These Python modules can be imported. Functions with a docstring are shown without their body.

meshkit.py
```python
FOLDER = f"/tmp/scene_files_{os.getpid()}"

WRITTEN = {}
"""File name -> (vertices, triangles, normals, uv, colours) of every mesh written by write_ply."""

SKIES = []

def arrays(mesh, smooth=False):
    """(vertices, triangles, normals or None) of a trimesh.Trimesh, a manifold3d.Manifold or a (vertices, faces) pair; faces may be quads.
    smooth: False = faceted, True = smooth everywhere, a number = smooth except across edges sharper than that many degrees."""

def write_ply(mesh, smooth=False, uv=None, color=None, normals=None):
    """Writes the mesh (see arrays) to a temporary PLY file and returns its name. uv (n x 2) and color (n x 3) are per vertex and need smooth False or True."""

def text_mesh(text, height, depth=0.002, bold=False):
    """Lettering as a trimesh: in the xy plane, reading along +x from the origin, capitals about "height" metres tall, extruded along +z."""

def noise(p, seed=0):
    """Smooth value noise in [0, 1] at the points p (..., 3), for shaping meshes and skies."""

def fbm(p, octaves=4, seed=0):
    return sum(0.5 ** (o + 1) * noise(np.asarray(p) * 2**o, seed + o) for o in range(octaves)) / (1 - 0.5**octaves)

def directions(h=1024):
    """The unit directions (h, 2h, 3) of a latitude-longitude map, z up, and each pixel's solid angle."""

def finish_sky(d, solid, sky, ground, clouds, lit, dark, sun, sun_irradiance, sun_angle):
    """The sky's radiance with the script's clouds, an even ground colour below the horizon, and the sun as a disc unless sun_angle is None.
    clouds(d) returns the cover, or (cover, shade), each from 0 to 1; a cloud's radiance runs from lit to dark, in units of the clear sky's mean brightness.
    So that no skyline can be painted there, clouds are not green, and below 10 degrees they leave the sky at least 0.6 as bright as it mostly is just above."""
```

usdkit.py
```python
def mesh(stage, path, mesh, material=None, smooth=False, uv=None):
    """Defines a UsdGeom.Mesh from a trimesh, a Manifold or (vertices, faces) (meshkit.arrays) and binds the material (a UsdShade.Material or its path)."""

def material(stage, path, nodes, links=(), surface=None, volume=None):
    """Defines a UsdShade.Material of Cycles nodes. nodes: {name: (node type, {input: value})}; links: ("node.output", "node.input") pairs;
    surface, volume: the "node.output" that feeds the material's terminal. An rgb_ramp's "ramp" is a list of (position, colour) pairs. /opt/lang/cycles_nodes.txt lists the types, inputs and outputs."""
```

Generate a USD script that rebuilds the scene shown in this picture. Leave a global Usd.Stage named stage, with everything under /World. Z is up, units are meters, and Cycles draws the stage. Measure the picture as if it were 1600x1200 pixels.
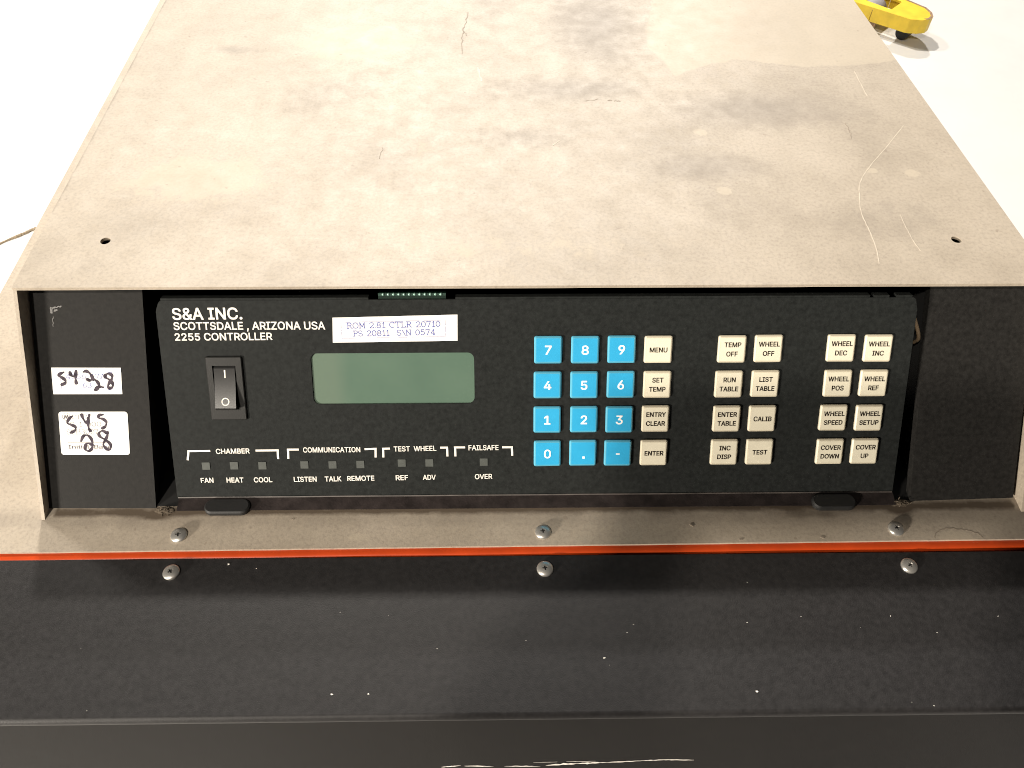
import math, random
import numpy as np, trimesh, shapely
import manifold3d as m3
from shapely.geometry import Polygon, LineString, Point, box as sbox
from shapely import affinity
from shapely.ops import unary_union
import usdkit, meshkit
from pxr import Usd, UsdGeom, UsdLux, UsdShade, Gf, Sdf, Vt

random.seed(7); RNG = np.random.default_rng(7)
stage = Usd.Stage.CreateInMemory()
UsdGeom.SetStageUpAxis(stage, UsdGeom.Tokens.z); UsdGeom.SetStageMetersPerUnit(stage, 1.0)
UsdGeom.Xform.Define(stage, '/World'); UsdGeom.Scope.Define(stage, '/World/Looks')

# ---------------------------------------------------------------- camera
R_ = np.array([0.99987972, -0.0137, 0.00727056]); U_ = np.array([0.00605533, 0.77639608, 0.6302162]); F_ = np.array([0.01427879, 0.63009637, -0.77638565])
EYE = np.array([-0.01474669, -0.29480085, 0.2836394])
cam = UsdGeom.Camera.Define(stage, '/World/camera')
m = np.eye(4); m[0, :3], m[1, :3], m[2, :3], m[3, :3] = R_, U_, -F_, EYE
cam.AddTransformOp().Set(Gf.Matrix4d(*m.ravel().tolist()))
cam.CreateHorizontalApertureAttr(36.0); cam.CreateVerticalApertureAttr(27.0); cam.CreateFocalLengthAttr(36 * 1242.757 / 1600)
cam.CreateClippingRangeAttr(Gf.Vec2f(0.01, 100)); cam.CreateExposureAttr(0.0)

# ---------------------------------------------------------------- light: hall lamps and an added floor fill, no sky
def rect_lamp(name, frm, to, w, h, power, col):
    l = UsdLux.RectLight.Define(stage, '/World/' + name)
    frm, to = np.array(frm, float), np.array(to, float)
    z = (frm - to) / np.linalg.norm(frm - to); x = np.cross([0, 0, 1.0], z); x /= np.linalg.norm(x); y = np.cross(z, x)
    M = np.eye(4); M[0, :3], M[1, :3], M[2, :3], M[3, :3] = x, y, z, frm
    l.AddTransformOp().Set(Gf.Matrix4d(*M.ravel().tolist()))
    l.CreateWidthAttr(w); l.CreateHeightAttr(h); l.CreateNormalizeAttr(True); l.CreateIntensityAttr(power); l.CreateColorAttr(Gf.Vec3f(*col))
    return l
def sph(az, el, d):
    return (d * math.sin(math.radians(az)) * math.cos(math.radians(el)), d * math.cos(math.radians(az)) * math.cos(math.radians(el)), d * math.sin(math.radians(el)))
WARM = (1.0, 0.94, 0.855); WARMER = (1.0, 0.91, 0.79)
rect_lamp('lamp_behind', sph(-8.5, 38.2, 4.6), (0, 0, 0), 0.16, 0.10, 60.0, WARM)
rect_lamp('lamp_behind_left', sph(-30, 35, 5.0), (0, 0, 0), 0.5, 0.16, 34.0, WARM)
rect_lamp('lamp_front_left', np.array([-0.41, -0.545, 0.73]) * 3.6, (0, -0.05, -0.05), 0.16, 0.16, 30.0, WARMER)
rect_lamp('lamp_left', np.array([-0.75, -0.63, 0.14]) * 4.0, (0, -0.05, -0.05), 0.60, 0.20, 78.0, WARMER)
rect_lamp('fill_far_floor', (1.5, 7.5, 4.8), (1.4, 2.6, -.95), 0.3, 0.2, 120.0, (1.0, 0.96, 0.92))  # added unseen fill that whitens the far floor
dome = UsdLux.DomeLight.Define(stage, '/World/hall_ambience')
dm = usdkit.material(stage, '/World/Looks/ambience', {'b': ('background_shader', {'color': (1.0, 0.94, 0.86), 'strength': 0.08})}, surface='b.background')
UsdShade.MaterialBindingAPI.Apply(dome.GetPrim()).Bind(dm)

# ---------------------------------------------------------------- helpers
counts = {}
def path_for(name, parent):
    base = (parent.GetPath().pathString if parent is not None else '/World') + '/'
    n = counts.get(base + name, 0); counts[base + name] = n + 1
    return base + (name if n == 0 else f'{name}_{n:03d}')
def tag(prim, label=None, category=None, group=None, kind=None):
    for k, v in (('label', label), ('category', category), ('group', group), ('kind', kind)):
        if v: prim.SetCustomDataByKey(k, v)
    return prim
def obj(name, mesh, mat, parent=None, smooth=False, **tags):
    p = usdkit.mesh(stage, path_for(name, parent), mesh, mat, smooth=smooth).GetPrim()
    return tag(p, **tags)
def thing(name, matrix=None, **tags):
    x = UsdGeom.Xform.Define(stage, path_for(name, None))
    if matrix is not None: x.AddTransformOp().Set(Gf.Matrix4d(*np.asarray(matrix, float).ravel().tolist()))
    return tag(x.GetPrim(), **tags)
def cat(*ms): return trimesh.util.concatenate([x for x in ms if x is not None])
def tm(man):
    mm = man.to_mesh(); return trimesh.Trimesh(mm.vert_properties[:, :3], mm.tri_verts, process=False)
def bx(x0, x1, y0, y1, z0, z1):
    b = trimesh.creation.box(extents=(x1 - x0, y1 - y0, z1 - z0)); b.apply_translation(((x0 + x1) / 2, (y0 + y1) / 2, (z0 + z1) / 2)); return b
def mbox(x0, x1, y0, y1, z0, z1):
    return m3.Manifold.cube((x1 - x0, y1 - y0, z1 - z0)).translate((x0, y0, z0))
def ext(poly, d, z=0.0):
    out = []
    for g in getattr(poly, 'geoms', [poly]):
        if g.is_empty or g.geom_type != 'Polygon': continue
        e = trimesh.creation.extrude_polygon(g, d, engine='earcut'); e.apply_translation((0, 0, z)); out.append(e)
    return cat(*out)
def ext_x(pts, x0, x1):
    """profile points (y, z) extruded along x"""
    e = trimesh.creation.extrude_polygon(Polygon(pts), x1 - x0, engine='earcut'); v = e.vertices.copy()
    e.vertices = np.stack([v[:, 2] + x0, v[:, 0], v[:, 1]], 1); return e
def rrect(x0, x1, y0, y1, r, q=5):
    return sbox(x0 + r, y0 + r, x1 - r, y1 - r).buffer(r, quad_segs=q)
def bevel_slab(poly, h, c, z=0.0, q=1):
    """slab with a chamfered top edge: hull-like stack of offset outlines (convex outlines)"""
    pts = []
    ring = np.array(poly.exterior.coords)[:-1]
    inner = np.array(poly.buffer(-c, quad_segs=5).exterior.coords)[:-1]
    v = np.vstack([np.c_[ring, np.full(len(ring), z)], np.c_[ring, np.full(len(ring), z + h - c)], np.c_[inner, np.full(len(inner), z + h)]])
    return trimesh.convex.convex_hull(v)
def text(s, h, x0, y0, x1=None, y1=None, z=0.0, bold=False, xs=1.0, center=False, fat=0.0):
    t = meshkit.text_mesh(s, h, 0.00012, bold=bold); b = t.bounds
    t.apply_translation((-b[0, 0], 0, 0)); w = b[1, 0] - b[0, 0]
    k = xs if x1 is None else (x1 - x0) / w
    S = np.eye(4); S[0, 0] = k; t.apply_transform(S)
    if center: t.apply_translation((-w * k / 2, 0, 0))
    if y1 is not None:
        a = math.atan2(y1 - y0, x1 - x0); t.apply_transform(trimesh.transformations.rotation_matrix(a, (0, 0, 1)))
    t.apply_translation((x0, y0, z)); return t
def tube(pts, r, n=8):
    pts = np.asarray(pts, float); rs = np.broadcast_to(r, len(pts)); V = []; F = []
    up = np.array([0, 0, 1.0])
    for i, p in enumerate(pts):
        d = pts[min(i + 1, len(pts) - 1)] - pts[max(i - 1, 0)]; d /= np.linalg.norm(d)
        a = np.cross(d, up if abs(d[2]) < .9 else [1, 0, 0]); a /= np.linalg.norm(a); b = np.cross(d, a)
        for k in range(n):
            t = 2 * math.pi * k / n; V.append(p + rs[i] * (math.cos(t) * a + math.sin(t) * b))
    for i in range(len(pts) - 1):
        for k in range(n):
            q = [i * n + k, i * n + (k + 1) % n, (i + 1) * n + (k + 1) % n, (i + 1) * n + k]; F += [[q[0], q[2], q[1]], [q[0], q[3], q[2]]]
    for k in range(1, n - 1): F += [[0, k, k + 1]]; e = (len(pts) - 1) * n; F += [[e, e + k + 1, e + k]]
    return trimesh.Trimesh(V, F, process=False)
def spline(pts, n=8):
    p = np.asarray(pts, float); p = np.vstack([2 * p[0] - p[1], p, 2 * p[-1] - p[-2]]); out = []
    for i in range(1, len(p) - 2):
        for t in np.linspace(0, 1, n, endpoint=False):
            out.append(.5 * (2 * p[i] + (p[i + 1] - p[i - 1]) * t + (2 * p[i - 1] - 5 * p[i] + 4 * p[i + 1] - p[i + 2]) * t ** 2 + (3 * p[i] - p[i - 1] - 3 * p[i + 1] + p[i + 2]) * t ** 3))
    return np.array(out + [p[-2]])

# ---------------------------------------------------------------- materials
def pmat(name, col, rough=0.5, var=0.12, scale=60.0, bump=0.0, bscale=900.0, bdist=0.0002, rvar=0.0, col2=None, **pr):
    n = {'g': ('geometry', {}), 'p': ('principled_bsdf', {'roughness': rough, **pr}),
         'n1': ('noise_texture', {'scale': scale, 'detail': 5.0, 'roughness': 0.6}),
         'r1': ('rgb_ramp', {'ramp': [(0.3, tuple(c * (1 - var) for c in col)), (0.7, tuple(min(1, c * (1 + var)) for c in (col2 or col)))]})}
    L = [('g.position', 'n1.vector'), ('n1.fac', 'r1.fac'), ('r1.color', 'p.base_color')]
    if rvar:
        n['mr'] = ('map_range', {'from_min': 0.3, 'from_max': 0.7, 'to_min': rough - rvar, 'to_max': rough + rvar, 'clamp': True})
        L += [('n1.fac', 'mr.value'), ('mr.result', 'p.roughness')]
    if bump:
        n['n2'] = ('noise_texture', {'scale': bscale, 'detail': 3.0, 'roughness': 0.6}); n['b'] = ('bump', {'strength': bump, 'distance': bdist})
        L += [('g.position', 'n2.vector'), ('n2.fac', 'b.height'), ('b.normal', 'p.normal')]
    return usdkit.material(stage, '/World/Looks/' + name, n, L, surface='p.BSDF')

def tan_paint(name):
    """textured beige enamel: attribute 'wear' = (pale stain field, dark stain field, grime field) as history of the sheet, with some shade painted in"""
    n = {'g': ('geometry', {}), 'p': ('principled_bsdf', {'roughness': 0.5, 'specular_ior_level': 0.4}),
         'a': ('attribute', {'attribute': 'wear'}), 's': ('separate_color', {}),
         'nl': ('noise_texture', {'scale': 13.0, 'detail': 7.0, 'roughness': 0.65}), 'rl': ('rgb_ramp', {'ramp': [(0.28, (0.325, 0.276, 0.215)), (0.52, (0.42, 0.362, 0.288)), (0.75, (0.485, 0.422, 0.342))]}),
         'nf': ('noise_texture', {'scale': 520.0, 'detail': 4.0, 'roughness': 0.7}),
         'rf': ('rgb_ramp', {'ramp': [(0.3, (0.80, 0.79, 0.80)), (0.5, (0.98, 0.98, 0.98)), (0.75, (1.1, 1.09, 1.07))]}),
         'mf': ('mix_color', {'blend_type': 'multiply', 'fac': 1.0}) if False else ('mix', {'mix_type': 'multiply', 'fac': 1.0}),
         'nm': ('noise_texture', {'scale': 70.0, 'detail': 6.0, 'roughness': 0.7}),
         'pa': ('math', {'math_type': 'multiply_add', 'value2': 0.9, 'value3': -0.45}), 'pb': ('math', {'math_type': 'add'}),
         'pm': ('map_range', {'from_min': 0.46, 'from_max': 0.56, 'to_min': 0.0, 'to_max': 0.5, 'clamp': True}),
         'mp': ('mix', {'color2': (0.52, 0.45, 0.345)}),
         'da': ('math', {'math_type': 'add'}), 'dm': ('map_range', {'from_min': 0.35, 'from_max': 1.0, 'to_min': 0.0, 'to_max': 0.7, 'clamp': True}),
         'md': ('mix', {'color2': (0.20, 0.17, 0.14)}),
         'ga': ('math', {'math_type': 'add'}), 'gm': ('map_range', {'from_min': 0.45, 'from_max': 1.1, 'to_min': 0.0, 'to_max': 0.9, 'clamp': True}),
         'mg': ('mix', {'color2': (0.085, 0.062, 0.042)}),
         'sp': ('noise_texture', {'scale': 230.0, 'detail': 1.0}), 'sr': ('map_range', {'from_min': 0.735, 'from_max': 0.78, 'to_min': 0.0, 'to_max': 0.3, 'clamp': True}), 'ms': ('mix', {'color2': (0.16, 0.115, 0.09)}),
         'nb': ('noise_texture', {'scale': 1300.0, 'detail': 2.0, 'roughness': 0.5}), 'b': ('bump', {'strength': 0.28, 'distance': 0.0002}),
         'rr': ('map_range', {'from_min': 0.3, 'from_max': 0.7, 'to_min': 0.46, 'to_max': 0.60, 'clamp': True})}
    L = [('a.color', 's.color'), ('g.position', 'nl.vector'), ('g.position', 'nf.vector'), ('g.position', 'nm.vector'), ('g.position', 'nb.vector'), ('g.position', 'sp.vector'),
         ('nl.fac', 'rl.fac'), ('nf.fac', 'rf.fac'), ('rl.color', 'mf.color1'), ('rf.color', 'mf.color2'),
         ('nm.fac', 'pa.value1'), ('s.r', 'pb.value1'), ('pa.value', 'pb.value2'), ('pb.value', 'pm.value'), ('mf.color', 'mp.color1'), ('pm.result', 'mp.fac'),
         ('s.g', 'da.value1'), ('pa.value', 'da.value2'), ('da.value', 'dm.value'), ('mp.color', 'md.color1'), ('dm.result', 'md.fac'),
         ('s.b', 'ga.value1'), ('pa.value', 'ga.value2'), ('ga.value', 'gm.value'), ('md.color', 'mg.color1'), ('gm.result', 'mg.fac'),
         ('sp.fac', 'sr.value'), ('mg.color', 'ms.color1'), ('sr.result', 'ms.fac'), ('ms.color', 'p.base_color'),
         ('nb.fac', 'b.height'), ('b.normal', 'p.normal'), ('nm.fac', 'rr.value'), ('rr.result', 'p.roughness')]
    return usdkit.material(stage, '/World/Looks/' + name, n, L, surface='p.BSDF')

M_TAN = tan_paint('beige_enamel')
M_BASE = pmat('black_textured_enamel', (0.0175, 0.0165, 0.0168), 0.50, 0.28, 350.0, 0.35, 1800.0, 0.0003, 0.02, specular_ior_level=0.32)
M_FILL = pmat('black_wrinkle_paint', (0.0185, 0.0178, 0.0168), 0.58, 0.32, 420.0, 0.3, 2000.0, 0.0003, 0.05, specular_ior_level=0.1)
M_PANEL = pmat('dark_grey_panel', (0.0165, 0.0182, 0.0176), 0.58, 0.3, 420.0, 0.25, 1500.0, 0.0002, 0.04, specular_ior_level=0.1)
M_LIP = pmat('worn_dark_lip', (0.028, 0.022, 0.021), 0.6, 0.45, 120.0, 0.4, 900.0, 0.0003, 0.06, specular_ior_level=0.15)
M_INSIDE = pmat('dark_interior', (0.008, 0.008, 0.008), 0.8, 0.1)
M_ORANGE = pmat('orange_gasket', (0.50, 0.055, 0.009), 0.35, 0.12, 70.0, 0.15, 300.0, 0.0003, specular_ior_level=0.3)
M_STEEL = pmat('screw_steel', (0.62, 0.60, 0.56), 0.34, 0.1, 400.0, 0.1, 900.0, 0.0002, metallic=0.8)
M_INK = pmat('white_screen_print', (0.80, 0.77, 0.70), 0.55, 0.05, 300.0)
M_BLUE = pmat('blue_key', (0.030, 0.37, 0.66), 0.38, 0.04, 150.0)
M_BLUER = pmat('blue_key_rim', (0.10, 0.40, 0.56), 0.30, 0.04, 150.0)
M_CREAM = pmat('cream_key', (0.76, 0.71, 0.56), 0.42, 0.04, 150.0)
M_CREAMR = pmat('cream_key_rim', (0.66, 0.60, 0.46), 0.32, 0.04, 150.0)
M_KEYINK = pmat('black_key_print', (0.025, 0.02, 0.015), 0.8, 0.05, specular_ior_level=0.1)
M_WHITEK = pmat('white_key_print', (0.88, 0.90, 0.90), 0.45, 0.03)
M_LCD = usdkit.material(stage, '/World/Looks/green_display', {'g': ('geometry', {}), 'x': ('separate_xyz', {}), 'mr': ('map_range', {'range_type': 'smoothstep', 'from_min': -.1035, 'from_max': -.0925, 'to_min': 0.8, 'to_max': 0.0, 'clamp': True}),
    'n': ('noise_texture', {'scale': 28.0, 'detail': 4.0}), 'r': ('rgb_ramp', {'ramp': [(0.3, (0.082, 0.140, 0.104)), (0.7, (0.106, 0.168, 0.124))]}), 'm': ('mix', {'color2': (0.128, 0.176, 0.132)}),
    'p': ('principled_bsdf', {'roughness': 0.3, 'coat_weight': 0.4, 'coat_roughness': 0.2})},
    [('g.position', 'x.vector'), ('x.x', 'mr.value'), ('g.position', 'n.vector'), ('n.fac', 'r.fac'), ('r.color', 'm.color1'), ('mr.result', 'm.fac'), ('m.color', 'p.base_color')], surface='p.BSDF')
M_IND = pmat('grey_indicator', (0.085, 0.092, 0.085), 0.35, 0.12, 300.0)
M_SWF = pmat('black_switch_frame', (0.013, 0.013, 0.012), 0.38, 0.1, 200.0, 0.2, 1500.0)
M_ROCK = pmat('black_rocker', (0.012, 0.0118, 0.0118), 0.33, 0.15, 400.0, 0.2, 2200.0, 0.0001, specular_ior_level=0.5)
M_RUB = pmat('black_rubber', (0.012, 0.012, 0.012), 0.6, 0.15, 200.0, 0.3, 900.0)
M_PAPER = pmat('white_label_paper', (0.84, 0.83, 0.80), 0.45, 0.02, 90.0)
M_BLUEINK = pmat('blue_print', (0.07, 0.09, 0.36), 0.7, 0.15, 900.0)
M_GREYINK = pmat('grey_print', (0.10, 0.085, 0.085), 0.6, 0.2, 900.0)
M_MARKER = pmat('dark_marker', (0.030, 0.022, 0.040), 0.75, 0.5, 500.0, specular_ior_level=0.2, col2=(0.07, 0.055, 0.07))
M_PCB = pmat('green_circuit_board', (0.006, 0.035, 0.022), 0.5, 0.2, 200.0)
M_SOLDER = pmat('solder_joint', (0.22, 0.36, 0.30), 0.35, 0.2, 500.0, metallic=0.4)
M_DUST = pmat('brown_dust', (0.10, 0.078, 0.055), 0.9, 0.4, 500.0)
M_CHIP = pmat('white_fleck', (0.78, 0.74, 0.68), 0.7, 0.1, 500.0)
M_SCR = pmat('pale_scratch', (0.56, 0.495, 0.40), 0.6, 0.15, 300.0)
M_SCRD = pmat('dark_scratch', (0.29, 0.242, 0.19), 0.7, 0.2, 300.0)
M_WIRE = pmat('brown_cable', (0.16, 0.115, 0.07), 0.5, 0.2, 200.0)
M_FLOOR = pmat('white_epoxy_floor', (0.80, 0.785, 0.76), 0.35, 0.03, 3.0, rvar=0.05)
M_CORD = pmat('brown_cord', (0.30, 0.235, 0.16), 0.8, 0.35, 180.0)
M_YEL = pmat('worn_yellow_paint', (0.88, 0.62, 0.04), 0.42, 0.12, 28.0, 0.15, 200.0)
M_YELW = pmat('chipped_edge', (0.30, 0.19, 0.11), 0.6, 0.45, 90.0)
M_GREYR = pmat('grey_roller', (0.36, 0.34, 0.36), 0.4, 0.12, 60.0)

# ---------------------------------------------------------------- main measures (metres); hood top front edge is y = 0, z = 0
H = 0.09636; XL, XR = -0.2620, 0.2715; T = 0.0018
BETA = 0.684
BACK = 0.78

# ---------------------------------------------------------------- the setting
fl = bx(-14, 14, -8, 20, -1.0, -0.95)
obj('floor', fl, M_FLOOR, kind='structure', label='white glossy painted concrete floor of the hall')

# ---------------------------------------------------------------- equipment cabinet
cab = thing('equipment_cabinet', label='large equipment cabinet with stained beige hood over a black base', category='cabinet')

def wear_attr(prim, fields):
    pv = UsdGeom.PrimvarsAPI(prim).CreatePrimvar('wear', Sdf.ValueTypeNames.Color3fArray, 'vertex')
    pv.Set(Vt.Vec3fArray.FromNumpy(np.ascontiguousarray(fields, dtype=np.float32)))
def blob(P, c, rx, ry, ang=0.0):
    d = P[:, :2] - np.array(c); ca, sa = math.cos(ang), math.sin(ang)
    u = d[:, 0] * ca + d[:, 1] * sa; w = -d[:, 0] * sa + d[:, 1] * ca
    return np.exp(-((u / rx) ** 2 + (w / ry) ** 2))
def polyfield(P, pts, soft):
    poly = Polygon(pts).buffer(0.004).buffer(-0.004); bd = poly.exterior
    g = shapely.points(P[:, 0], P[:, 1]); d = shapely.distance(g, bd); ins = shapely.contains(poly, g)
    return np.clip(0.5 + np.where(ins, d, -d) / soft, 0, 1)

def hood_mesh():
    top = mbox(XL, XR, 0, BACK, -T, 0)
    for hx, hy in ((-0.2253, 0.0357), (0.2344, 0.0343)):
        top = top - m3.Manifold.cylinder(0.02, 0.0027, 0.0027, 24).translate((hx, hy, -0.01))
    prof = [(0.0, -T), (BACK, -T), (BACK, -H), (-H * math.tan(BETA), -H)]
    side = lambda x0, x1: m3.Manifold(m3.Mesh(np.asarray(ext_x(prof, x0, x1).vertices, np.float32), np.asarray(ext_x(prof, x0, x1).faces, np.uint32)))
    return top, side(XL, XL + T), side(XR - T, XR), mbox(XL + T, XR - T, BACK - T, BACK, -H, -T)
def plan(t):
    v = t.vertices.copy(); y = np.maximum(v[:, 1], 0); u = (v[:, 0] - XL) / (XR - XL)
    v[:, 0] = (XL - .0075 * y) * (1 - u) + (XR - .052 * y) * u; t.vertices = v; return t
top, sl, sr_, bk = hood_mesh()
tmesh = plan(tm(top.refine_to_length(0.0032)))
P = tmesh.vertices
pale = polyfield(P, [(.107, .33), (.092, .265), (.089, .238), (.098, .221), (.1035, .2), (.113, .2065), (.130, .2164), (.149, .223), (.170, .218), (.195, .212), (.236, .216), (.275, .225), (.275, .33)], 0.012)
pale = np.maximum.reduce([pale, 0.75 * blob(P, (-.115, .245), .06, .035), 0.7 * blob(P, (-.19, .09), .07, .035), 0.5 * blob(P, (.0, .03), .16, .02), 0.4 * blob(P, (-.05, .12), .10, .05)])
for c, r in (((.1102, .1353), .0055), ((.1144, .0773), .006), ((.1502, .305), .010), ((.2283, .0938), .006), ((.205, .096), .005), ((-.095, .262), .012), ((-.128, .258), .016)):
    dd = np.hypot(P[:, 0] - c[0], (P[:, 1] - c[1]) * 1.15); pale = np.maximum(pale, np.clip(1.25 - dd / r, 0, 0.85))
dark = np.maximum.reduce([0.85 * blob(P, (.055, .27), .05, .075), 0.75 * blob(P, (.03, .185), .075, .022), 0.8 * blob(P, (.155, .16), .085, .03), 0.7 * blob(P, (.11, .1), .05, .02), 0.7 * blob(P, (.0, .13), .04, .018),
                          0.6 * blob(P, (-.12, .185), .05, .03, .5), 0.75 * blob(P, (-.20, .235), .025, .008), 0.55 * blob(P, (.2, .05), .06, .03), 0.6 * blob(P, (-.02, .3), .03, .06), 0.35 * blob(P, (.1, .06), .15, .05), 0.5 * blob(P, (-.23, .017), .03, .012)])
grime_shade = np.maximum.reduce([0.42 * np.exp(-(P[:, 1] / 0.004) ** 2), 0.75 * np.exp(-((P[:, 0] - XL + .0075 * P[:, 1]) / 0.0022) ** 2) * (P[:, 1] > .06), 0.35 * np.exp(-((P[:, 0] - XR + .052 * P[:, 1]) / 0.003) ** 2), 0.42 * blob(P, (-.2253, .0357), .007, .007)])  # left-edge term paints the shaded gap line beside the ledge; the rest is grime
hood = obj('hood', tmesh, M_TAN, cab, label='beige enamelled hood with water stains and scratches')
wear_attr(hood, np.stack([pale, dark, grime_shade], 1))
side_m = [plan(tm(s.refine_to_length(0.012))) for s in (sl, sr_, bk)]
for s in side_m:
    w = obj('side_panel', s, M_TAN, hood)
    wear_attr(w, np.tile([0.0, 0.1, 0.35], (len(s.vertices), 1)))
# hood marks: long scratches
def ribbon(pts, w, z, jit=0.0):
    p = spline(pts, 6)
    if jit: p = p + RNG.normal(0, jit, p.shape)
    parts = []
    for i in range(len(p) - 1):
        ww = w * (0.55 + 0.6 * RNG.random())
        parts.append(LineString([p[i], p[i + 1]]).buffer(ww / 2, quad_segs=1))
    return ext(unary_union(parts), 0.00008, z)
obj('scratch', ribbon([(.2393, .1426), (.2211, .1194), (.2044, .0989), (.1949, .0847), (.1903, .07), (.1875, .0569), (.1875, .0422), (.187, .029), (.1849, .0154)], .00048, 0.00002, .0001), M_SCR, hood)
obj('scratch', ribbon([(.2088, .0557), (.2086, .0421), (.209, .0325), (.210, .0253)], .00035, 0.00002, .0001), M_SCR, hood)
obj('scratch', ribbon([(.2264, .2064), (.2262, .1763)], .0005, 0.00002, .0001), M_SCR, hood)
obj('scratch', ribbon([(.018, .122), (.0225, .1275)], .0006, 0.00002, .0001), M_SCR, hood)
obj('scratch', ribbon([(-.029, .212), (-.026, .195)], .0016, 0.00002, .0002), M_SCR, hood)
for pts, w in (([(.0413, .1706), (.0498, .1728)], .0006), ([(.0559, .1713), (.0580, .171)], .0007), ([(.0600, .1706), (.0641, .1705)], .0006), ([(-.0368, .2889), (-.0395, .268), (-.0406, .2512), (-.0400, .23)], .0008), ([(-.0395, .262), (-.0375, .255)], .0006),
               ([(.203, .146), (.2035, .135), (.2025, .128)], .0006), ([(-.085, .12), (-.086, .109)], .0004)):
    obj('scratch', ribbon(pts, w, 0.00002, .0004), M_SCRD, hood)
# the faint ridge pressed in the hood sheet, where the lamp glints
rp = [(y, 0.00005 + 0.00028 * math.exp(-((y - 0.0527) / 0.0011) ** 2)) for y in np.linspace(0.0495, 0.0560, 14)]

# beige ledge plate
ledge = m3.Manifold(m3.Mesh(np.asarray(ext(Polygon([(-.35, -.0982), (.35, -.0946), (.31, BACK + .02), (-.357, BACK + .02)]), .002, -H - .002).vertices, np.float32), np.asarray(ext(Polygon([(-.35, -.0982), (.35, -.0946), (.31, BACK + .02), (-.357, BACK + .02)]), .002, -H - .002).faces, np.uint32)))
strip = m3.Manifold.cube((0.8, 0.10, 0.1)).translate((-.4, -.12, -.15))
lf, lb = tm((ledge ^ strip).refine_to_length(0.0028)), tm((ledge - strip).refine_to_length(0.02))
P = lf.vertices
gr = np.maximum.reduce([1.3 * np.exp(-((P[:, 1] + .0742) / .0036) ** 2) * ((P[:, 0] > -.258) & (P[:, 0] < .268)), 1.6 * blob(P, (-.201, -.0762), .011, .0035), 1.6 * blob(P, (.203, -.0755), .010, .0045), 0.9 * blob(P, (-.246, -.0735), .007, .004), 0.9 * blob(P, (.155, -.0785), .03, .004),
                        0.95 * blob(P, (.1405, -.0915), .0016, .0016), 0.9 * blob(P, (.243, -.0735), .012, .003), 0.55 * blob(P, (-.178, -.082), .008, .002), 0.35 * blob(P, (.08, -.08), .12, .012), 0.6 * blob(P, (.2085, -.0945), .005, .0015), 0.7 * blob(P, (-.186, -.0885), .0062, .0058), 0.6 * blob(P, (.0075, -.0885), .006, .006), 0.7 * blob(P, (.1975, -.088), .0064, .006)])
dk = 0.65 * np.exp(-((P[:, 1] + .078) / .010) ** 2)  # darker toward the opening: grime, with the shade of the strip painted in
pl = np.maximum(np.clip(1.2 - np.hypot(P[:, 0] - .229, (P[:, 1] + .0955) * 1.6) / .014, 0, .8), 0.5 * blob(P, (-.10, -.09), .04, .008))
lp = obj('ledge_plate', lf, M_TAN, cab, label='beige front ledge plate grimy and with painted shade along the opening'); wear_attr(lp, np.stack([pl, dk, gr], 1))
lp2 = obj('ledge_plate', lb, M_TAN, cab); wear_attr(lp2, np.tile([0.2, 0.1, 0.0], (len(lb.vertices), 1)))
P0 = (.2425, -.0737)
obj('dirt_ring', ribbon([(.2165, -.0945), (.219, -.0905), (.226, -.0885), (.234, -.0893), (.2405, -.0915), (.2425, -.0945)], .0005, -H + .00002, .0002), M_SCRD, lp)
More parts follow.
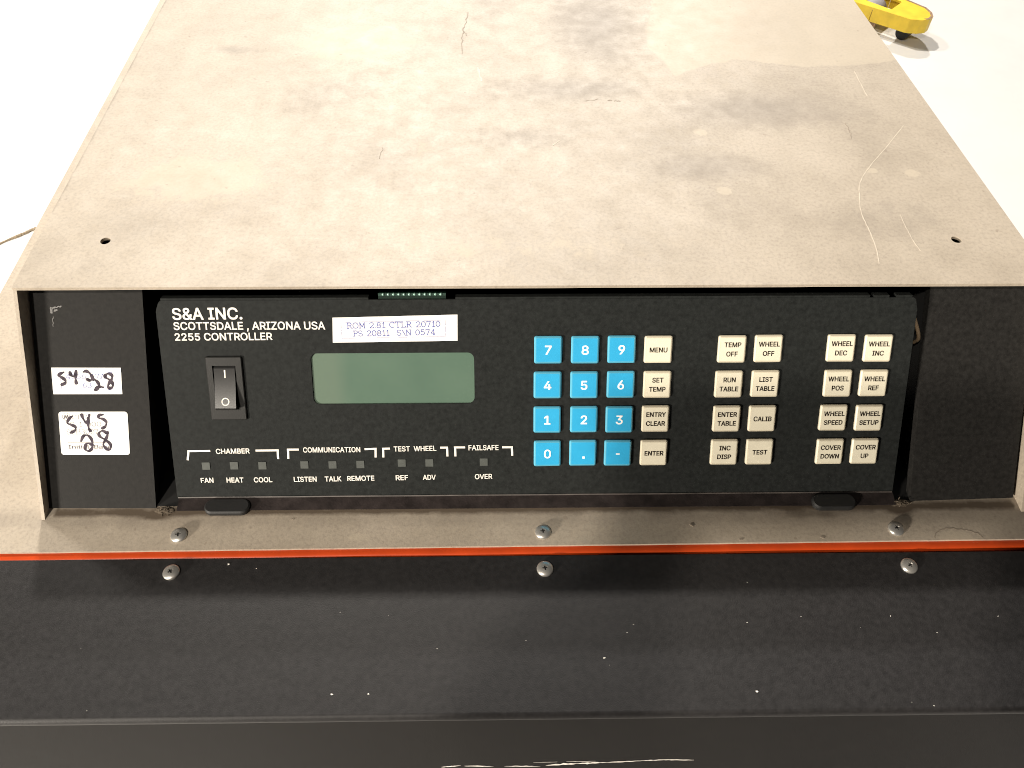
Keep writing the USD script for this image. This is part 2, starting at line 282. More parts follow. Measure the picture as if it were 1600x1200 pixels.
obj('dirt_fleck', ext(unary_union([Point(.0105 + .0, -.086).buffer(.0001)] + [LineString([(x, y), (x + dx, y + dy)]).buffer(.0004) for x, y, dx, dy in ((.087, -.0846, .0012, -.001), (-.128, -.0795, .001, 0.0), (.112, -.094, .0012, 0.0), (.157, -.0935, -.0012, .0006))]), .0003, -H), M_SCRD, lp, kind='stuff')
# orange gasket
ZB = -H - 0.0012
og = [(-.0040, 0.0), (-.0036, .0016), (-.0025, .0022), (-.0006, .0022), (.003, .0018), (.003, -.002), (-.004, -.002)]
def skewed(prof, xs, yfun, z):
    V = []; F = []; n = len(prof)
    for x in xs:
        for py, pz in prof: V.append((x, yfun(x) + py, z + pz))
    for i in range(len(xs) - 1):
        for k in range(n):
            a, b, c, d = i * n + k, i * n + (k + 1) % n, (i + 1) * n + (k + 1) % n, (i + 1) * n + k; F += [[a, b, c], [a, c, d]]
    mm = trimesh.Trimesh(V, F, process=False); mm.fix_normals(); return mm
ye = lambda x: -.0964 + .00514 * x
obj('gasket', skewed(og, np.linspace(-.351, .351, 60), lambda x: ye(x) - .0002 + .00012 * math.sin(x * 55), -H - .0035), M_ORANGE, cab, smooth=40, label='orange rubber gasket strip')
# black base: cover plate with a rolled nose, then the front below
zt = -H - .0016
prof = [(-.1010, zt - .003), (-.1010, zt - .0006), (-.1016, zt)]
prof += [(-.1805 - .0028 * math.sin(t), zt - .0028 + .0028 * math.cos(t)) for t in np.linspace(0, math.pi, 12)]
prof += [(-.176, zt - .0056), (-.176, zt - .003)]
prof = prof[::-1]
obj('base_cover', ext_x(prof, -.352, .352), M_BASE, cab, smooth=25, label='black textured cover plate with rolled front edge')
bb = bx(-.350, .350, -.1812, BACK, -.90, zt - .0075)
M_BASE_SHADED = pmat('black_enamel_shaded', (0.0115, 0.0108, 0.0104), 0.6, 0.16, 70.0, 0.35, 1800.0, 0.0003, 0.02, specular_ior_level=0.05)  # same enamel as the cover, darkened for the shade on the front
obj('base_body', bb, M_BASE_SHADED, cab, label='black lower body of the cabinet')
obj('plinth', bx(-.33, .33, -.16, BACK - .03, -.95, -.90), M_RUB, cab)
sc = []
for (x0, z0, x1, z1, w) in ((-48.7, -192.7, -38, -190.0, 1.6), (-36, -191, -20, -192.5, 2.2), (-14, -192.5, 6, -193.8, 2.4), (9, -192, 27, -188.5, 4.6), (25, -189, 43, -187.2, 3.4), (41, -187.5, 61, -184.5, 2.0), (58, -185, 76, -182.8, 1.6), (70, -182.6, 90, -184.5, 1.8), (20, -184.9, 36, -184.0, 0.7), (2, -185.2, 15, -184.8, 0.5)):
    n = 14; t = np.linspace(0, 1, n); xs = (x0 + (x1 - x0) * t) / 1000; zs = (z0 + (z1 - z0) * t) / 1000
    up = zs + w / 2000 * np.sin(np.pi * t) * RNG.uniform(.3, 1.3, n); dn = zs - w / 2000 * np.sin(np.pi * t) * RNG.uniform(.2, 1.3, n)
    sc.append(Polygon(np.vstack([np.c_[xs, up], np.c_[xs, dn][::-1]])).buffer(0.00005))
sm = ext(unary_union(sc), .00012); v = sm.vertices.copy(); sm.vertices = np.stack([v[:, 0], -.1813 - v[:, 2], v[:, 1]], 1); sm.invert() if sm.volume < 0 else None
obj('paint_scrape', sm, M_CHIP, cab, kind='stuff')
ch = []
for i, (x, y) in enumerate([(-94.7, -171.9), (-77.7, -171.8), (34.7, -156.2), (105.1, -172.7), (-156.8, -104.8), (-3.1, -146.9), (176.6, -178.5), (46.9, -143.6), (50.5, -139.4), (111.7, -117.6), (186.6, -180.1), (200.4, -145.3), (134.9, -136.4), (107.3, -139), (-46.4, -150.6), (234.1, -137.1), (163.1, -142.3), (-142, -107.5), (-206.6, -177.9), (180, -136.5)] + [(RNG.uniform(-235, 235), RNG.uniform(-178, -105)) for _ in range(4)]):
    r = (.00070 if i in (0, 1, 2, 3, 4) else .00030 if i < 20 else .0002) * RNG.uniform(.8, 1.2)
    pts = RNG.normal(0, 1, (9, 3)); pts /= np.linalg.norm(pts, axis=1)[:, None]; pts = pts * r * np.array([1, 1, .35]) * RNG.uniform(.6, 1.1, (9, 1)); pts = pts @ trimesh.transformations.rotation_matrix(RNG.uniform(0, 6), (0, 0, 1))[:3, :3] * np.array([1.25, .9, 1])
    hmesh = trimesh.convex.convex_hull(pts + [x / 1000, y / 1000, zt + .00015]); ch.append(hmesh)
obj('paint_chips', cat(*ch), M_CHIP, cab, kind='stuff')
# screws
def screw_mesh(ang):
    R, h = .0043, .0021; pr = [(0, 0)] + [(R, 0), (R, .0006)] + [(R * math.cos(t), .0006 + (h - .0006) * math.sin(t)) for t in np.linspace(.12, math.pi / 2 - .001, 10)]
    pr[-1] = (0, h)
    l = trimesh.creation.revolve(np.array(pr), sections=40); l.merge_vertices(); l.fix_normals()
    mm = m3.Manifold(m3.Mesh(np.asarray(l.vertices, np.float32), np.asarray(l.faces, np.uint32)))
    arm = lambda: m3.Manifold.hull_points(np.array([(-.0023, -.0006, .004), (.0023, -.0006, .004), (-.0023, .0006, .004), (.0023, .0006, .004), (-.0007, -.0003, .0006), (.0007, -.0003, .0006), (-.0007, .0003, .0004), (.0007, .0003, .0004)]))
    cr = arm() + arm().rotate((0, 0, 90)) + m3.Manifold.cylinder(.004, .0004, .0011, 12).translate((0, 0, .0007))
    return tm((mm - cr).rotate((0, 0, ang)))
for i, (x, y, z, a) in enumerate(((-.186, -.0887, -H, 12), (.0074, -.0887, -H, 5), (.1974, -.0885, -H, 20), (-.1853, -.1092, zt, 40), (.0077, -.1092, zt, 8), (.1982, -.1094, zt, 28))):
    s = screw_mesh(a)
    s.apply_transform(trimesh.transformations.rotation_matrix(math.radians((2, -1.5, 2.5, -2, 1, 3)[i]), (1, .4, 0))); s.apply_translation((x, y, z))
    sp_ = obj('screw', s, M_STEEL, cab, smooth=28)
    cr_ = cat(bx(-.0022, .0022, -.00055, .00055, .0009, .0014), bx(-.00055, .00055, -.0022, .0022, .0009, .00143)); cr_.apply_transform(trimesh.transformations.rotation_matrix(math.radians(a), (0, 0, 1))); cr_.apply_translation((x, y, z)); obj('slot_dark', cr_, M_RUB, sp_)  # dark cross laid in the recess so the slot stands out
    wa = trimesh.creation.annulus(.0043, .0052, .0003, sections=32); wa.apply_translation((x, y, z + .00017))

# filler plates: own plane, leaning on the ledge at y = -.0713
AF = 0.7232
def plane_matrix(x, y, z, alpha):
    """rows: local x, local 'up the plate', outward normal"""
    Mx = np.eye(4); Mx[0, :3] = (1, 0, 0); Mx[1, :3] = (0, math.sin(alpha), math.cos(alpha)); Mx[2, :3] = (0, -math.cos(alpha), math.sin(alpha)); Mx[3, :3] = (x, y, z); return Mx
def place(mesh, Mx):
    mesh = mesh.copy(); mesh.apply_transform(Mx.T); return mesh
FM = plane_matrix(0, -.0722, -H, AF)
def filler(pts, inner_left):
    plate = ext(Polygon(pts), .0018, -.0018)
    xs = [p[0] for p in pts]; e = max(xs) if inner_left else min(xs)
    a, b = (pts[1], pts[2]) if inner_left else (pts[0], pts[3])
    fl = ext(Polygon([(a[0] - (.0016 if inner_left else 0), a[1]), (a[0] + (0 if inner_left else .0016), a[1]), (b[0] + (0 if inner_left else .0016), b[1]), (b[0] - (.0016 if inner_left else 0), b[1])]), .003, -.0048)
    return place(cat(plate, fl), FM)
fa = obj('filler_plate', filler([(-.2602, .0008), (-.2025, .0002), (-.2006, .1260), (-.2586, .1260)], True), M_FILL, cab, label='black filler plate left of the controller with two white stickers')
fb = obj('filler_plate', filler([(.2103, .0008), (.2675, .0022), (.2690, .1260), (.2121, .1260)], False), M_FILL, cab, label='bare black filler plate right of the controller')
sq = [[(-.2483, .1088), (-.2462, .1094), (-.2433, .1098)], [(-.2485, .1090), (-.2484, .1065)], [(-.2478, .1050), (-.2485, .0995)], [(-.2470, .1075), (-.2455, .1082)]]
obj('scuff', place(cat(*[ribbon(p, w, .00003, .00015) for p, w in zip(sq, (.0006, .0011, .0003, .0009))]), FM), pmat('grey_scuff', (.16, .155, .15), .6, .3, 400.), fa)

# ---------------------------------------------------------------- printing helpers: a plain slab-serif stroke alphabet
def arc(cx, cy, rx, ry, a0, a1, n=16):
    return [(cx + rx * math.cos(math.radians(a)), cy + ry * math.sin(math.radians(a))) for a in np.linspace(a0, a1, n)]
def sf(x, y, w=.13): return [(x - w, y), (x + w, y)]
G = {'R': [[(.15, 0), (.15, 1)], [(.02, 1), (.4, 1)] + arc(.42, .75, .25, .25, 90, -90) + [(.15, .5)], [(.4, .5), (.72, 0), (.82, 0)], sf(.15, 0)],
     'O': [arc(.4, .5, .4, .5, 0, 360, 28)], '0': [arc(.34, .5, .30, .5, 0, 360, 26)],
     'M': [sf(.12, 0), [(.0, 1), (.12, 1), (.12, 0)], [(.12, 1), (.45, .2), (.78, 1)], [(.9, 1), (.78, 1), (.78, 0)], sf(.78, 0)],
     '2': [arc(.34, .72, .28, .28, 170, -20, 12) + [(.05, 0), (.64, 0), (.64, .12)]], '.': [[(.1, 0), (.1, .05)]],
     '8': [arc(.34, .75, .23, .25, 0, 360, 20), arc(.34, .26, .29, .26, 0, 360, 22)], '1': [[(.12, .82), (.3, 1), (.3, 0)], sf(.3, 0, .2)],
     'C': [arc(.42, .5, .40, .5, 45, 315, 22), [(.70, .95), (.70, .72)]], 'T': [[(.0, .8), (.0, 1), (.76, 1), (.76, .8)], [(.38, 1), (.38, 0)], sf(.38, 0)],
     'L': [[(.02, 1), (.28, 1)], [(.15, 1), (.15, 0)], [(.02, 0), (.66, 0), (.66, .22)]], '7': [[(.05, .85), (.05, 1), (.62, 1), (.27, 0)]],
     'P': [sf(.15, 0), [(.15, 0), (.15, 1)], [(.02, 1), (.4, 1)] + arc(.42, .74, .25, .26, 90, -90) + [(.15, .48)]],
     'S': [arc(.34, .74, .28, .26, 20, 270, 16) + arc(.34, .24, .30, .24, 90, -160, 16)], '\\': [[(.05, 1), (.5, 0)]],
     'N': [sf(.12, 0), [(.0, 1), (.12, 1), (.12, 0)], [(.12, 1), (.7, 0), (.7, 1)], sf(.7, 1)],
     '5': [[(.58, 1), (.15, 1), (.11, .55)] + arc(.33, .33, .29, .31, 130, -150, 16)], '4': [[(.50, 0), (.50, 1), (.04, .3), (.68, .3)], sf(.5, 0)],
     '6': [arc(.34, .31, .28, .31, 0, 360, 22), arc(.50, .35, .45, .62, 180, 95, 8)], '-': [[(.08, .4), (.5, .4)]], '3': [arc(.32, .75, .25, .25, 150, -80, 12) + arc(.32, .26, .30, .26, 80, -150, 14)],
     'A': [[(.08, 0), (.4, 1), (.72, 0)], [(.2, .36), (.6, .36)], sf(.08, 0, .1), sf(.72, 0, .1)], 'H': [[(.12, 0), (.12, 1)], [(.7, 0), (.7, 1)], [(.12, .5), (.7, .5)], sf(.12, 0), sf(.12, 1), sf(.7, 0), sf(.7, 1)],
     'D': [[(.02, 1), (.3, 1)] + arc(.34, .5, .38, .5, 90, -90) + [(.02, 0)], [(.15, 0), (.15, 1)]]}
ADV = {'M': 1.0, '.': .3, '1': .62, 'O': .96, ' ': .55, '\\': .62, '-': .62, 'N': .95, 'C': .9, 'T': .88, 'R': .92, 'L': .80, 'A': .88, 'H': .92, 'D': .9}
def strokes(s, h, x0, y0, x1, w, z, keep=1.0):
    x = 0; ls = []
    for c in s:
        for st in G.get(c, []):
            ls.append([(x + px, py) for px, py in st])
        x += ADV.get(c, .80)
    k = (x1 - x0) / x
    polys = []
    for l in ls:
        pts = [(x0 + px * k, y0 + py * h) for px, py in l]
        polys.append(LineString(pts).buffer(w / 2, quad_segs=2))
    return ext(unary_union(polys).simplify(w * .04), .00006, z)
def frame_lines(pts, w, z, gaps=0.0):
    polys = []
    for a, b in zip(pts, pts[1:] + pts[:1]):
        a, b = np.array(a), np.array(b); n = 24
        for i in range(n):
            if RNG.random() >= gaps: polys.append(LineString([a + (b - a) * i / n, a + (b - a) * (i + 1.02) / n]).buffer(w / 2, cap_style=2))
    return ext(unary_union(polys), .00006, z)
def marker(strk, w, z):
    polys = []
    for s in strk:
        p = spline(s, 8)
        for i in range(len(p) - 1):
            polys.append(LineString([p[i], p[i + 1]]).buffer(w / 2 * (0.82 + .3 * math.sin(i * .35 + len(p))), quad_segs=3))
    return ext(unary_union(polys).simplify(.00003), .00006, z)
def quadpt(q, u, v):
    q = np.asarray(q); return (1 - u) * (1 - v) * q[0] + u * (1 - v) * q[1] + u * v * q[2] + (1 - u) * v * q[3]

# stickers on the left filler plate
TH = .00012
q1 = [(-.2515, .0778), (-.2150, .0775), (-.2154, .0634), (-.2517, .0636)]
st1 = obj('sticker', place(ext(Polygon(q1), TH, .00003), FM), M_PAPER, fa)
z1 = TH + .00004
# pixel-free layout: u along the sticker, v down
U1 = lambda u, v: tuple(quadpt(q1, u, v))
a = U1(.175, .40); b = U1(.80, .40)
pr1 = cat(strokes('4566-17A', .0024, U1(.20, .42)[0], U1(.2, .42)[1], U1(.78, .42)[0], .00022, z1), strokes('63', .0026, U1(.435, .76)[0], U1(.4, .76)[1], U1(.575, .76)[0], .00024, z1), frame_lines([U1(.12, .16), U1(.87, .17), U1(.87, .84), U1(.13, .84)], .00016, z1, .12))
obj('print', place(pr1, FM), M_BLUEINK, fa)
Z = lambda L: [U1(u, v) for u, v in L]
mk1 = [Z([(.175, .17), (.12, .24), (.10, .31), (.15, .38), (.19, .48), (.185, .58), (.135, .64)]), Z([(.265, .17), (.275, .27), (.31, .33), (.345, .30)]), Z([(.355, .12), (.345, .30), (.34, .45), (.345, .58)]),
       Z([(.46, .16), (.50, .13), (.54, .19), (.575, .31), (.58, .42), (.545, .48), (.505, .44)]), Z([(.59, .44), (.62, .46), (.655, .55), (.67, .67), (.645, .79), (.61, .84), (.625, .77), (.68, .72), (.73, .74)]),
       Z([(.86, .27), (.82, .22), (.775, .27), (.77, .36), (.83, .46), (.865, .58), (.865, .72), (.82, .77), (.80, .69), (.825, .56), (.86, .42), (.87, .30)])]
obj('handwriting', place(marker(mk1, .0016, z1 + .00007), FM), M_MARKER, fa)
q2 = [(-.2500, .0541), (-.2135, .0539), (-.2141, .0302), (-.2506, .0305)]
p2 = Polygon(q2).buffer(-.0016).buffer(.0016, quad_segs=5)
obj('sticker', place(ext(p2, TH, .00003), FM), M_PAPER, fa)
U2 = lambda u, v: tuple(quadpt(q2, u, v))
ZZ = lambda L: [U2(u, v) for u, v in L]
logo = ext(unary_union([Point(U2(.11, .115)).buffer(.0021).difference(Point(U2(.11, .115)).buffer(.0019)), LineString(ZZ([(.078, .16), (.094, .075), (.108, .15)])).buffer(.00024), LineString(ZZ([(.112, .15), (.127, .075), (.143, .16)])).buffer(.00024)]), .00006, z1)
gp = cat(logo, strokes('CPD', .0023, U2(.19, .17)[0], U2(.19, .17)[1], U2(.43, .17)[0], .0002, z1), strokes('S 1 000', .0024, U2(.16, .34)[0], U2(.16, .34)[1], U2(.62, .34)[0], .0002, z1), strokes('SCH3027', .0025, U2(.10, .52)[0], U2(.10, .52)[1], U2(.57, .52)[0], .0002, z1),
         ext(LineString([U2(.11, .715), U2(.72, .71)]).buffer(.00011), .00006, z1), text('Initial  Base', .0020, U2(.11, .855)[0], U2(.11, .855)[1], U2(.74, .855)[0], U2(.74, .855)[1], z1 + 0))
obj('print', place(gp, FM), M_GREYINK, fa)
mk2 = [ZZ([(.20, .10), (.155, .15), (.12, .26), (.19, .31), (.235, .36), (.215, .44), (.165, .48)]), ZZ([(.335, .07), (.355, .17), (.395, .25), (.43, .17), (.445, .07)]), ZZ([(.43, .14), (.42, .28), (.425, .38), (.445, .44)]),
       ZZ([(.645, .07), (.59, .08), (.575, .14), (.64, .17), (.685, .24), (.665, .34), (.62, .38)]),
       ZZ([(.30, .68), (.335, .57), (.39, .54), (.44, .60), (.465, .72), (.45, .85), (.40, .91), (.355, .87), (.365, .76), (.41, .73), (.46, .77)]),
       ZZ([(.69, .50), (.62, .44), (.565, .50), (.585, .58), (.665, .66), (.725, .76), (.715, .87), (.665, .86), (.62, .76), (.655, .65), (.69, .54), (.695, .47)])]
obj('handwriting', place(marker(mk2, .0015, z1 + .00007), FM), M_MARKER, fa)

# dark sheet added behind the opening, standing in for the shade there
obj('shade_floor', bx(XL + T + .0002, XR - T - .045, -.0708, BACK - .01, -H, -H + .0006), M_INSIDE, cab)

for xa in (-.2052, .2142):
    obj('shade_liner', ext_x([(-.060, -H + .001), (.010, -.004), (.45, -.004), (.45, -H + .001)], xa, xa + .0008), M_INSIDE, cab)  # dark plates added so the gaps beside the controller stay in shade
obj('shade_back', bx(-.204, .214, .449, .45, -H + .001, -.004), M_INSIDE, cab)  # added dark sheet closing the same shaded gaps at the rear

# dust in the two front corners of the opening
def dust(cx, cy, n, spread, seed):
    r = np.random.default_rng(seed); out = []
    for _ in range(n):
        p = np.array([cx, cy, -H]) + r.normal(0, 1, 3) * spread; p[2] = -H + abs(r.normal(0, .0012)) + .0002
        d = r.normal(0, 1, 3) * np.array([.0009, .0006, .0006]); q = [p, p + d + r.normal(0, .0006, 3), p + 1.8 * d]
        out.append(tube(spline(q, 4), r.uniform(.0001, .00025), 5))
    lump = trimesh.creation.icosphere(4, 1.0); lv = lump.vertices
    lump.vertices = lv * (0.55 + 0.9 * meshkit.fbm(lv * 2.6 + seed, 4, seed))[:, None] * np.array([.0052, .0021, .0013]) + np.array([cx, cy + .0006, -H + .0002])
    return cat(lump, *out)
obj('dust_clump', dust(-.1975, -.0742, 22, (.0018, .0008, 1), 3), M_DUST, cab, kind='stuff')
obj('dust_clump', dust(.2045, -.0732, 16, (.0018, .0008, 1), 5), M_DUST, cab, kind='stuff')

# ---------------------------------------------------------------- controller (panel space: x right, y up the panel, z out of it)
AL = 0.61242
KS = 1.007
PO = EYE + KS * (np.array([.010, -.02125, -.02502]) - EYE)
PM = plane_matrix(PO[0], PO[1], PO[2], AL); PM[:3, :3] *= KS
ctl = thing('controller', PM, label='dark grey rack controller with keypad and green display set in the cabinet opening', category='controller')
S = lambda x, s: (x / 1000, -s / 1000)        # millimetres along / down the panel
face = Polygon([S(-199.6, -20.5), S(-199.3, -21.8), S(-197.9, -25.2), S(-196.8, -26.3), S(187.3, -26.3), S(188.6, -25.4), S(189.5, -22), S(190.0, -20), S(190.2, 81.6), S(-200.6, 81.6)])
lcd = rrect(-.1231, -.0385, -.0291, -.0015, .0034)
inds = [(-183.1, 63.3), (-168.1, 63.2), (-153.0, 63.3), (-130.5, 63.0), (-115.4, 63.1), (-100.5, 63.0), (-78.2, 62.4), (-63.4, 62.4), (-34.1, 62.2)]
hole = face.difference(lcd)
fp = obj('face_plate', ext(hole, .0020, -.0020), M_PANEL, ctl, label='dark grey face plate with white lettering')
# bent top flange with two notches
def slab_between(x0, x1, a, b, t):
    """thin plate spanning x0..x1 whose profile runs from a to b in (y, z) of the panel"""
    a, b = np.array(a), np.array(b); d = (b - a) / np.linalg.norm(b - a); nrm = np.array([-d[1], d[0]]) * t
    return ext_x([tuple(a), tuple(b), tuple(b + nrm), tuple(a + nrm)], x0, x1)
fla, flb = (.0263, -.0002), (.0272, -.0038)
for x0, x1 in ((-.1966, -.0917), (-.0475, .1647), (.1785, .1866)):
    obj('top_flange', slab_between(x0, x1, fla, flb, .0012), M_PANEL, ctl)
obj('top_flange', slab_between(.1668, .1747, fla, flb, .0012), M_PANEL, ctl)
obj('circuit_board', bx(-.0872, -.0525, .0262, .0290, -.0080, -.0035), M_PCB, ctl)
for k in range(12):
    s = trimesh.creation.icosphere(1, .00075); s.apply_scale((1, 1.15, .7)); s.apply_translation((-.0846 + k * .00268, .0284, -.0034)); obj('solder_joint', s, M_SOLDER, ctl)
# chassis behind, lower lip, feet, cable
obj('chassis', bx(-.178, .168, -.078, .020, -.16, -.003), M_INSIDE, ctl)
lipv = lambda: None
W2L = lambda y, z: (((y - PO[1]) * math.sin(AL) + (z - PO[2]) * math.cos(AL)) / KS, (-(y - PO[1]) * math.cos(AL) + (z - PO[2]) * math.sin(AL)) / KS)
A_, B_, C_, D_ = W2L(-.0668, -.0942), W2L(-.0742, -.0953), W2L(-.0739, -.0961), W2L(-.0655, -.0960)
lip = ext_x([A_, B_, C_, D_], -.1995, .1902); lip.fix_normals()
obj('lower_lip', lip, M_LIP, ctl, label='scuffed dark lower lip of the controller')
lip_e = ext_x([W2L(-.0666, -.0937), W2L(-.0671, -.0941), W2L(-.0669, -.0945), W2L(-.0662, -.0943)], -.2, .1898); lip_e.fix_normals(); obj('lip_edge', lip_e, pmat('pale_edge_metal', (.075, .064, .058), .5, .5, 90.), ctl)  # paler bar along the lower edge of the face
def foot(x0, x1):
    c = (x0 + x1) / 2; st = LineString([(x0 + .0055, 0), (x1 - .0055, 0)]).buffer(.0046, quad_segs=8)
    mm = bevel_slab(st, .0030, .0008); mm.apply_translation((0, -.0724, -H + .0002))
    inv = np.linalg.inv(PM.T); mm.apply_transform(inv); return mm
obj('foot', foot(-.1766, -.1502), M_RUB, ctl, smooth=35); obj('foot', foot(.1545, .1805), M_RUB, ctl, smooth=35)
obj('cable', tube(spline([(.182, .018, -.016), (.1865, .0215, -.0065), (.190, .0175, -.0045), (.1958, .0050, -.0060), (.1970, .0, -.012), (.197, -.006, -.03)], 6), .0010, 8), M_WIRE, ctl, smooth=True, label='brown cable behind the panel edge')
# display
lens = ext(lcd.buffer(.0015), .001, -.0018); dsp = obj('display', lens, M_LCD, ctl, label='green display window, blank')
bez = lcd.buffer(.0008, quad_segs=6).difference(lcd)
# indicators
for x, s in inds:
    obj('indicator', ext(rrect(x / 1000 - .0021, x / 1000 + .0021, -s / 1000 - .0021, -s / 1000 + .0021, .0002), .0003, .00001), M_IND, ctl)
# lettering
zi = .00003
TX = [("S&A INC.", -191.5, -16.6, -156.1, -16.7, 5.8), ("SCOTTSDALE , ARIZONA USA", -191.5, -11.3, -114.4, -11.2, 3.9), ("2255 CONTROLLER", -191.5, -5.7, -141.8, -5.8, 3.7)]
SM = [('CHAMBER', -177.0, 56.4, -159.1, 56.2, 2.75), ('COMMUNICATION', -130.6, 55.9, -100.1, 55.9, 2.75), ('TEST  WHEEL', -82.2, 55.7, -59.4, 55.5, 2.75), ('FAILSAFE', -42.2, 55.3, -26.1, 55.3, 2.75),
      ('FAN', -186.8, 73.0, -180.0, 72.9, 2.75), ('HEAT', -173.0, 72.9, -163.9, 72.9, 2.75), ('COOL', -158.3, 72.9, -148.4, 72.8, 2.75), ('LISTEN', -136.8, 72.8, -124.5, 72.7, 2.75), ('TALK', -120.1, 72.7, -111.2, 72.6, 2.75), ('REMOTE', -108.0, 72.5, -93.4, 72.4, 2.75), ('REF', -81.8, 72.3, -75.1, 72.2, 2.75), ('ADV', -67.2, 72.2, -60.2, 72.2, 2.75), ('OVER', -39.0, 72.0, -29.6, 71.9, 2.75)]
for (t, x0, s0, x1, s1, h) in TX + SM:
    obj('lettering', text(t, h / 1000, x0 / 1000, -s0 / 1000, x1 / 1000, -s1 / 1000, zi, bold=True), M_INK, fp)
BR = [[(-192.5, 59.9), (-191.6, 54.7), (-180.0, 54.7)], [(-155.9, 54.7), (-144.1, 54.6), (-144.3, 59.6)], [(-138.9, 59.6), (-138.6, 54.3), (-132.8, 54.3)], [(-97.8, 54.3), (-91.9, 54.2), (-92.1, 59.1)],
      [(-88.0, 59.1), (-87.9, 54.2), (-84.2, 54.1)], [(-57.4, 53.8), (-53.7, 53.8), (-53.6, 58.8)], [(-49.3, 58.8), (-49.4, 53.7), (-44.0, 53.7)], [(-24.2, 53.8), (-18.9, 53.8), (-18.8, 58.7)]]
for b in BR:
    obj('bracket_line', ext(LineString([S(*p) for p in b]).buffer(.00056, cap_style=2, join_style=2), .0001, zi), M_INK, fp)
# sticker on the controller
q3 = [S(-110.4, -17.2), S(-46.6, -18.5), S(-46.8, -4.8), S(-111.0, -4.1)]
obj('sticker', ext(Polygon(q3), TH, zi), M_PAPER, ctl)
U3 = lambda u, v: tuple(quadpt(q3, u, v)); z3 = zi + TH + .00001
rot3 = lambda mm, c, ang: (mm.apply_translation((-c[0], -c[1], 0)), mm.apply_transform(trimesh.transformations.rotation_matrix(ang, (0, 0, 1))), mm.apply_translation((c[0], c[1], 0)))[0]
t1 = strokes('ROM 2.81 CTLR 20710', .0028, U3(.115, .44)[0], U3(.115, .44)[1], U3(.868, .44)[0], .00036, z3); rot3(t1, U3(.115, .44), .016)
t2 = strokes('PS 20811  S\\N 0574', .0028, U3(.165, .755)[0], U3(.165, .755)[1], U3(.825, .755)[0], .00036, z3); rot3(t2, U3(.165, .755), .014)
fr = frame_lines([U3(.065, .19), U3(.90, .20), U3(.905, .83), U3(.075, .83)], .00016, z3, .16)
obj('print', cat(t1, t2, fr), M_BLUEINK, ctl)
# power switch
sw = obj('power_switch', tm(m3.Manifold(m3.Mesh(np.asarray(bevel_slab(rrect(-.1770, -.1584, -.0370, -.0028, .0006, 2), .0013, .0004).vertices, np.float32), np.asarray(bevel_slab(rrect(-.1770, -.1584, -.0370, -.0028, .0006, 2), .0013, .0004).faces, np.uint32))) - mbox(-.1738, -.1618, -.0312, -.0076, -.001, .01) + mbox(-.1738, -.1618, -.0312, -.0076, -.0035, -.003)), M_SWF, ctl, label='black rocker power switch frame')
ys = np.linspace(-.0080, -.0306, 22); tt = np.linspace(0, 1, 22)
hz = .0009 + .0040 * tt ** 1.5
hz[0] -= .0007; hz[-1] -= .0007
pf = [(y, z) for y, z in zip(ys, hz)] + [(-.0306, -.002), (-.0080, -.002)]
rk = ext_x(pf, -.1732, -.1624); rk.fix_normals(); rk = tm(m3.Manifold(m3.Mesh(np.asarray(rk.vertices, np.float32), np.asarray(rk.faces, np.uint32))))
obj('rocker', rk, M_ROCK, sw, smooth=20)
hat = lambda s: float(np.interp(s, -ys[::1] * 1000, hz))
def drape(mm, off=.00004):
    v = mm.vertices.copy(); v[:, 2] += np.interp(-v[:, 1], -ys, hz) + off; mm.vertices = v; return mm
obj('on_mark', drape(bx(-.16795, -.16725, -.0140, -.0098, 0, .0001)), M_INK, sw)
ring = Point(-.1688 + .0010, -.0262).buffer(.00205, quad_segs=8).difference(Point(-.1678, -.0262).buffer(.00150, quad_segs=8))
obj('off_mark', drape(ext(ring, .0001)), M_INK, sw)
# keys
PITCH = 19.05
keys = []
num = [['7', '8', '9'], ['4', '5', '6'], ['1', '2', '3'], ['0', '.', '-']]
fn = {3: [['MENU'], ['SET', 'TEMP'], ['ENTRY', 'CLEAR'], ['ENTER']], 5: [['TEMP', 'OFF'], ['RUN', 'TABLE'], ['ENTER', 'TABLE'], ['INC', 'DISP']], 6: [['WHEEL', 'OFF'], ['LIST', 'TABLE'], ['CALIB'], ['TEST']],
      8: [['WHEEL', 'DEC'], ['WHEEL', 'POS'], ['WHEEL', 'SPEED'], ['COVER', 'DOWN']], 9: [['WHEEL', 'INC'], ['WHEEL', 'REF'], ['WHEEL', 'SETUP'], ['COVER', 'UP']]}
KH = .0016
def key_mesh(cx, cy):
    b = bevel_slab(rrect(cx - .00725, cx + .00725, cy - .00725, cy + .00725, .0011, 3), KH, .0007)
    return b
